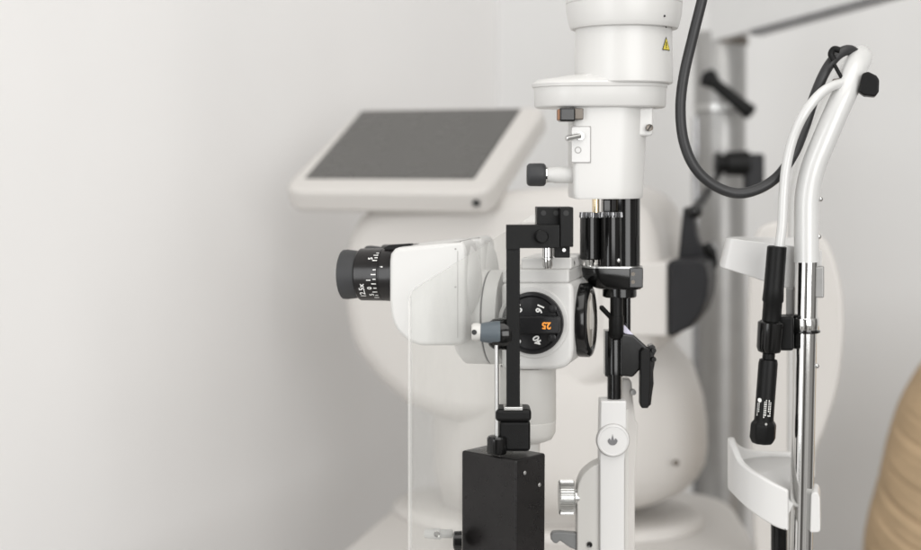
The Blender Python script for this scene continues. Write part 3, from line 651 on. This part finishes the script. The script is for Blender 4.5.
obj('joint_rod', G().al(at(720, 172, 1.9), at(695.5, 210, 1.62), [(0, 3.2), (0.5, 3.0), (0.55, 4.8), (1, 4.8)], 14, k=0.0013), 'matte', jt)
obj('rod_grip', G().ball(at(694.5, 211.5, 1.62), 8, 18, k=0.00112, sq=(1.05, 1, 0.9)), 'black', jt)

# ================================================================== CHAIR
CH = thing('chair', 'tan ribbed chair back at the lower right in front of the grey wall', 'chair', Vector((0.66, 1.8, 0)))
YC = 1.8
edge = smooth([(944, 350, 0), (924, 377, 0), (907, 408, 0), (897, 440, 0), (888, 478, 0), (878, 515, 0), (872, 550, 0), (868, 620, 0), (870, 720, 0)], 50)
CREASES = [(at(890, y_, 1.8).z, w_, d_) for y_, w_, d_ in ((392, .002, .5), (413, .0028, 1), (424, .002, .5), (447, .0022, .8), (461, .0018, .6), (474, .003, 1.2), (487, .002, .6), (497, .0026, 1.1), (508, .002, .9), (516, .0018, .5), (527, .003, 1.2), (541, .002, .8), (552, .003, 1), (575, .003, 1), (600, .003, 1))]
g = G(); NU = 60; rows = []
for j, e_ in enumerate(edge):
    row = []
    p = at(e_.x, e_.y, YC)
    for i in range(NU + 1):
        u = i / NU; th = u * math.pi * 0.5
        x = p.x + 0.42 * (1 - math.cos(th)); y = YC - 0.17 * math.sin(th) + 0.03
        q = p.z + 0.17 * u + 0.012 * math.sin(u * 7 + p.z * 9)
        rg = 0.0007 * math.sin(q * 190 + 2 * math.sin(q * 31)) + 0.0015 * math.sin(q * 61 + 1.3)
        for cz, cw, cd2 in CREASES: rg -= 0.0032 * cd2 * math.exp(-((q - cz) / cw) ** 2)
        rg *= 0.15 + 0.85 * min(1, u * 6)
        row.append(Vector((x - rg * math.cos(th), y - rg * math.sin(th), p.z)))
    rows.append(row)
g.loft(rows, False, False, closed=False)
obj('backrest', g, 'leather', CH, solid=8, ang=80)
obj('seat_base', G().al(Vector((0.72, 1.78, 0)), Vector((0.72, 1.78, 0.62)), [(0, 190), (0.05, 190), (0.06, 40), (0.7, 40), (0.72, 200), (1, 200)], 40), 'leather', CH)

# ================================================================== LIGHT
w = bpy.data.worlds.new('World'); sc.world = w; w.use_nodes = True; nt = w.node_tree
bg = nt.nodes['Background']; bg.inputs['Strength'].default_value = 0.52
tc = nt.nodes.new('ShaderNodeTexCoord'); sx = nt.nodes.new('ShaderNodeSeparateXYZ'); cr = nt.nodes.new('ShaderNodeValToRGB')
mr = nt.nodes.new('ShaderNodeMapRange'); mr.inputs['From Min'].default_value = -1; mr.inputs['From Max'].default_value = 1
L = nt.links.new
L(tc.outputs['Generated'], sx.inputs[0]); L(sx.outputs['Z'], mr.inputs['Value']); L(mr.outputs['Result'], cr.inputs['Fac'])
cr.color_ramp.elements[0].position = 0.25; cr.color_ramp.elements[0].color = (0.85, 0.835, 0.82, 1)
cr.color_ramp.elements[1].position = 0.75; cr.color_ramp.elements[1].color = (1, 0.993, 0.982, 1)
# upright noise bands added to the world for striped reflections on chrome
mp = nt.nodes.new('ShaderNodeMapping'); mp.inputs['Scale'].default_value = (1.5, 1.5, 0.2)
nz = nt.nodes.new('ShaderNodeTexNoise'); nz.inputs['Scale'].default_value = 1.6; nz.inputs['Detail'].default_value = 2
c2 = nt.nodes.new('ShaderNodeValToRGB'); c2.color_ramp.elements[0].position = 0.38; c2.color_ramp.elements[0].color = (0.16, 0.15, 0.14, 1)
c2.color_ramp.elements[1].position = 0.58; c2.color_ramp.elements[1].color = (1.35, 1.33, 1.3, 1)
mx = nt.nodes.new('ShaderNodeMix'); mx.data_type = 'RGBA'; mx.blend_type = 'MULTIPLY'; mx.inputs['Factor'].default_value = 1
L(tc.outputs['Generated'], mp.inputs['Vector']); L(mp.outputs['Vector'], nz.inputs['Vector']); L(nz.outputs['Fac'], c2.inputs['Fac'])
L(cr.outputs['Color'], mx.inputs['A']); L(c2.outputs['Color'], mx.inputs['B']); L(mx.outputs['Result'], bg.inputs['Color'])
def area(name, loc, to, size, power, c=(1, 0.98, 0.95), sy=None):
    l = bpy.data.lights.new(name, 'AREA'); l.energy = power; l.color = c; l.size = size
    if sy: l.shape = 'RECTANGLE'; l.size_y = sy
    o = bpy.data.objects.new(name, l); col.objects.link(o); o.location = loc
    o.rotation_euler = (Vector(to) - Vector(loc)).to_track_quat('-Z', 'Y').to_euler(); return o
area('ceiling_light', (0.3, 0.3, 2.75), (0.0, 1.5, 1.0), 1.6, 20)
area('front_soft_light', (0.95, -1.4, 1.5), (-0.1, 1.5, 1.05), 1.7, 42, (1.0, 0.998, 0.992), 1.5)  # unseen soft lamp added front right to light walls and housings
area('side_fill', (-1.3, -0.4, 1.35), (0.5, 1.6, 1.0), 0.9, 20, (0.97, 0.985, 1.0), 1.6)  # fill lamp added at left to lift the right wall

# ================================================================== CAMERA
cd_ = bpy.data.cameras.new('camera'); co = bpy.data.objects.new('camera', cd_); col.objects.link(co); sc.camera = co
co.location = CAM; co.rotation_euler = (R(90) - PITCH, 0, 0)
cd_.sensor_fit = 'HORIZONTAL'; cd_.sensor_width = 36; cd_.lens = 36 * FPX / 921
cd_.clip_start = 0.02; cd_.clip_end = 50
cd_.dof.use_dof = True; cd_.dof.focus_distance = YF - 0.035; cd_.dof.aperture_fstop = 3.5; cd_.dof.aperture_blades = 9
sc.render.resolution_x = 1024; sc.render.resolution_y = 612
sc.view_settings.view_transform = 'Standard'; sc.view_settings.look = 'None'; sc.view_settings.exposure = 0; sc.view_settings.gamma = 1
sc.cycles.use_denoising = True; sc.cycles.max_bounces = 10; sc.cycles.transparent_max_bounces = 12
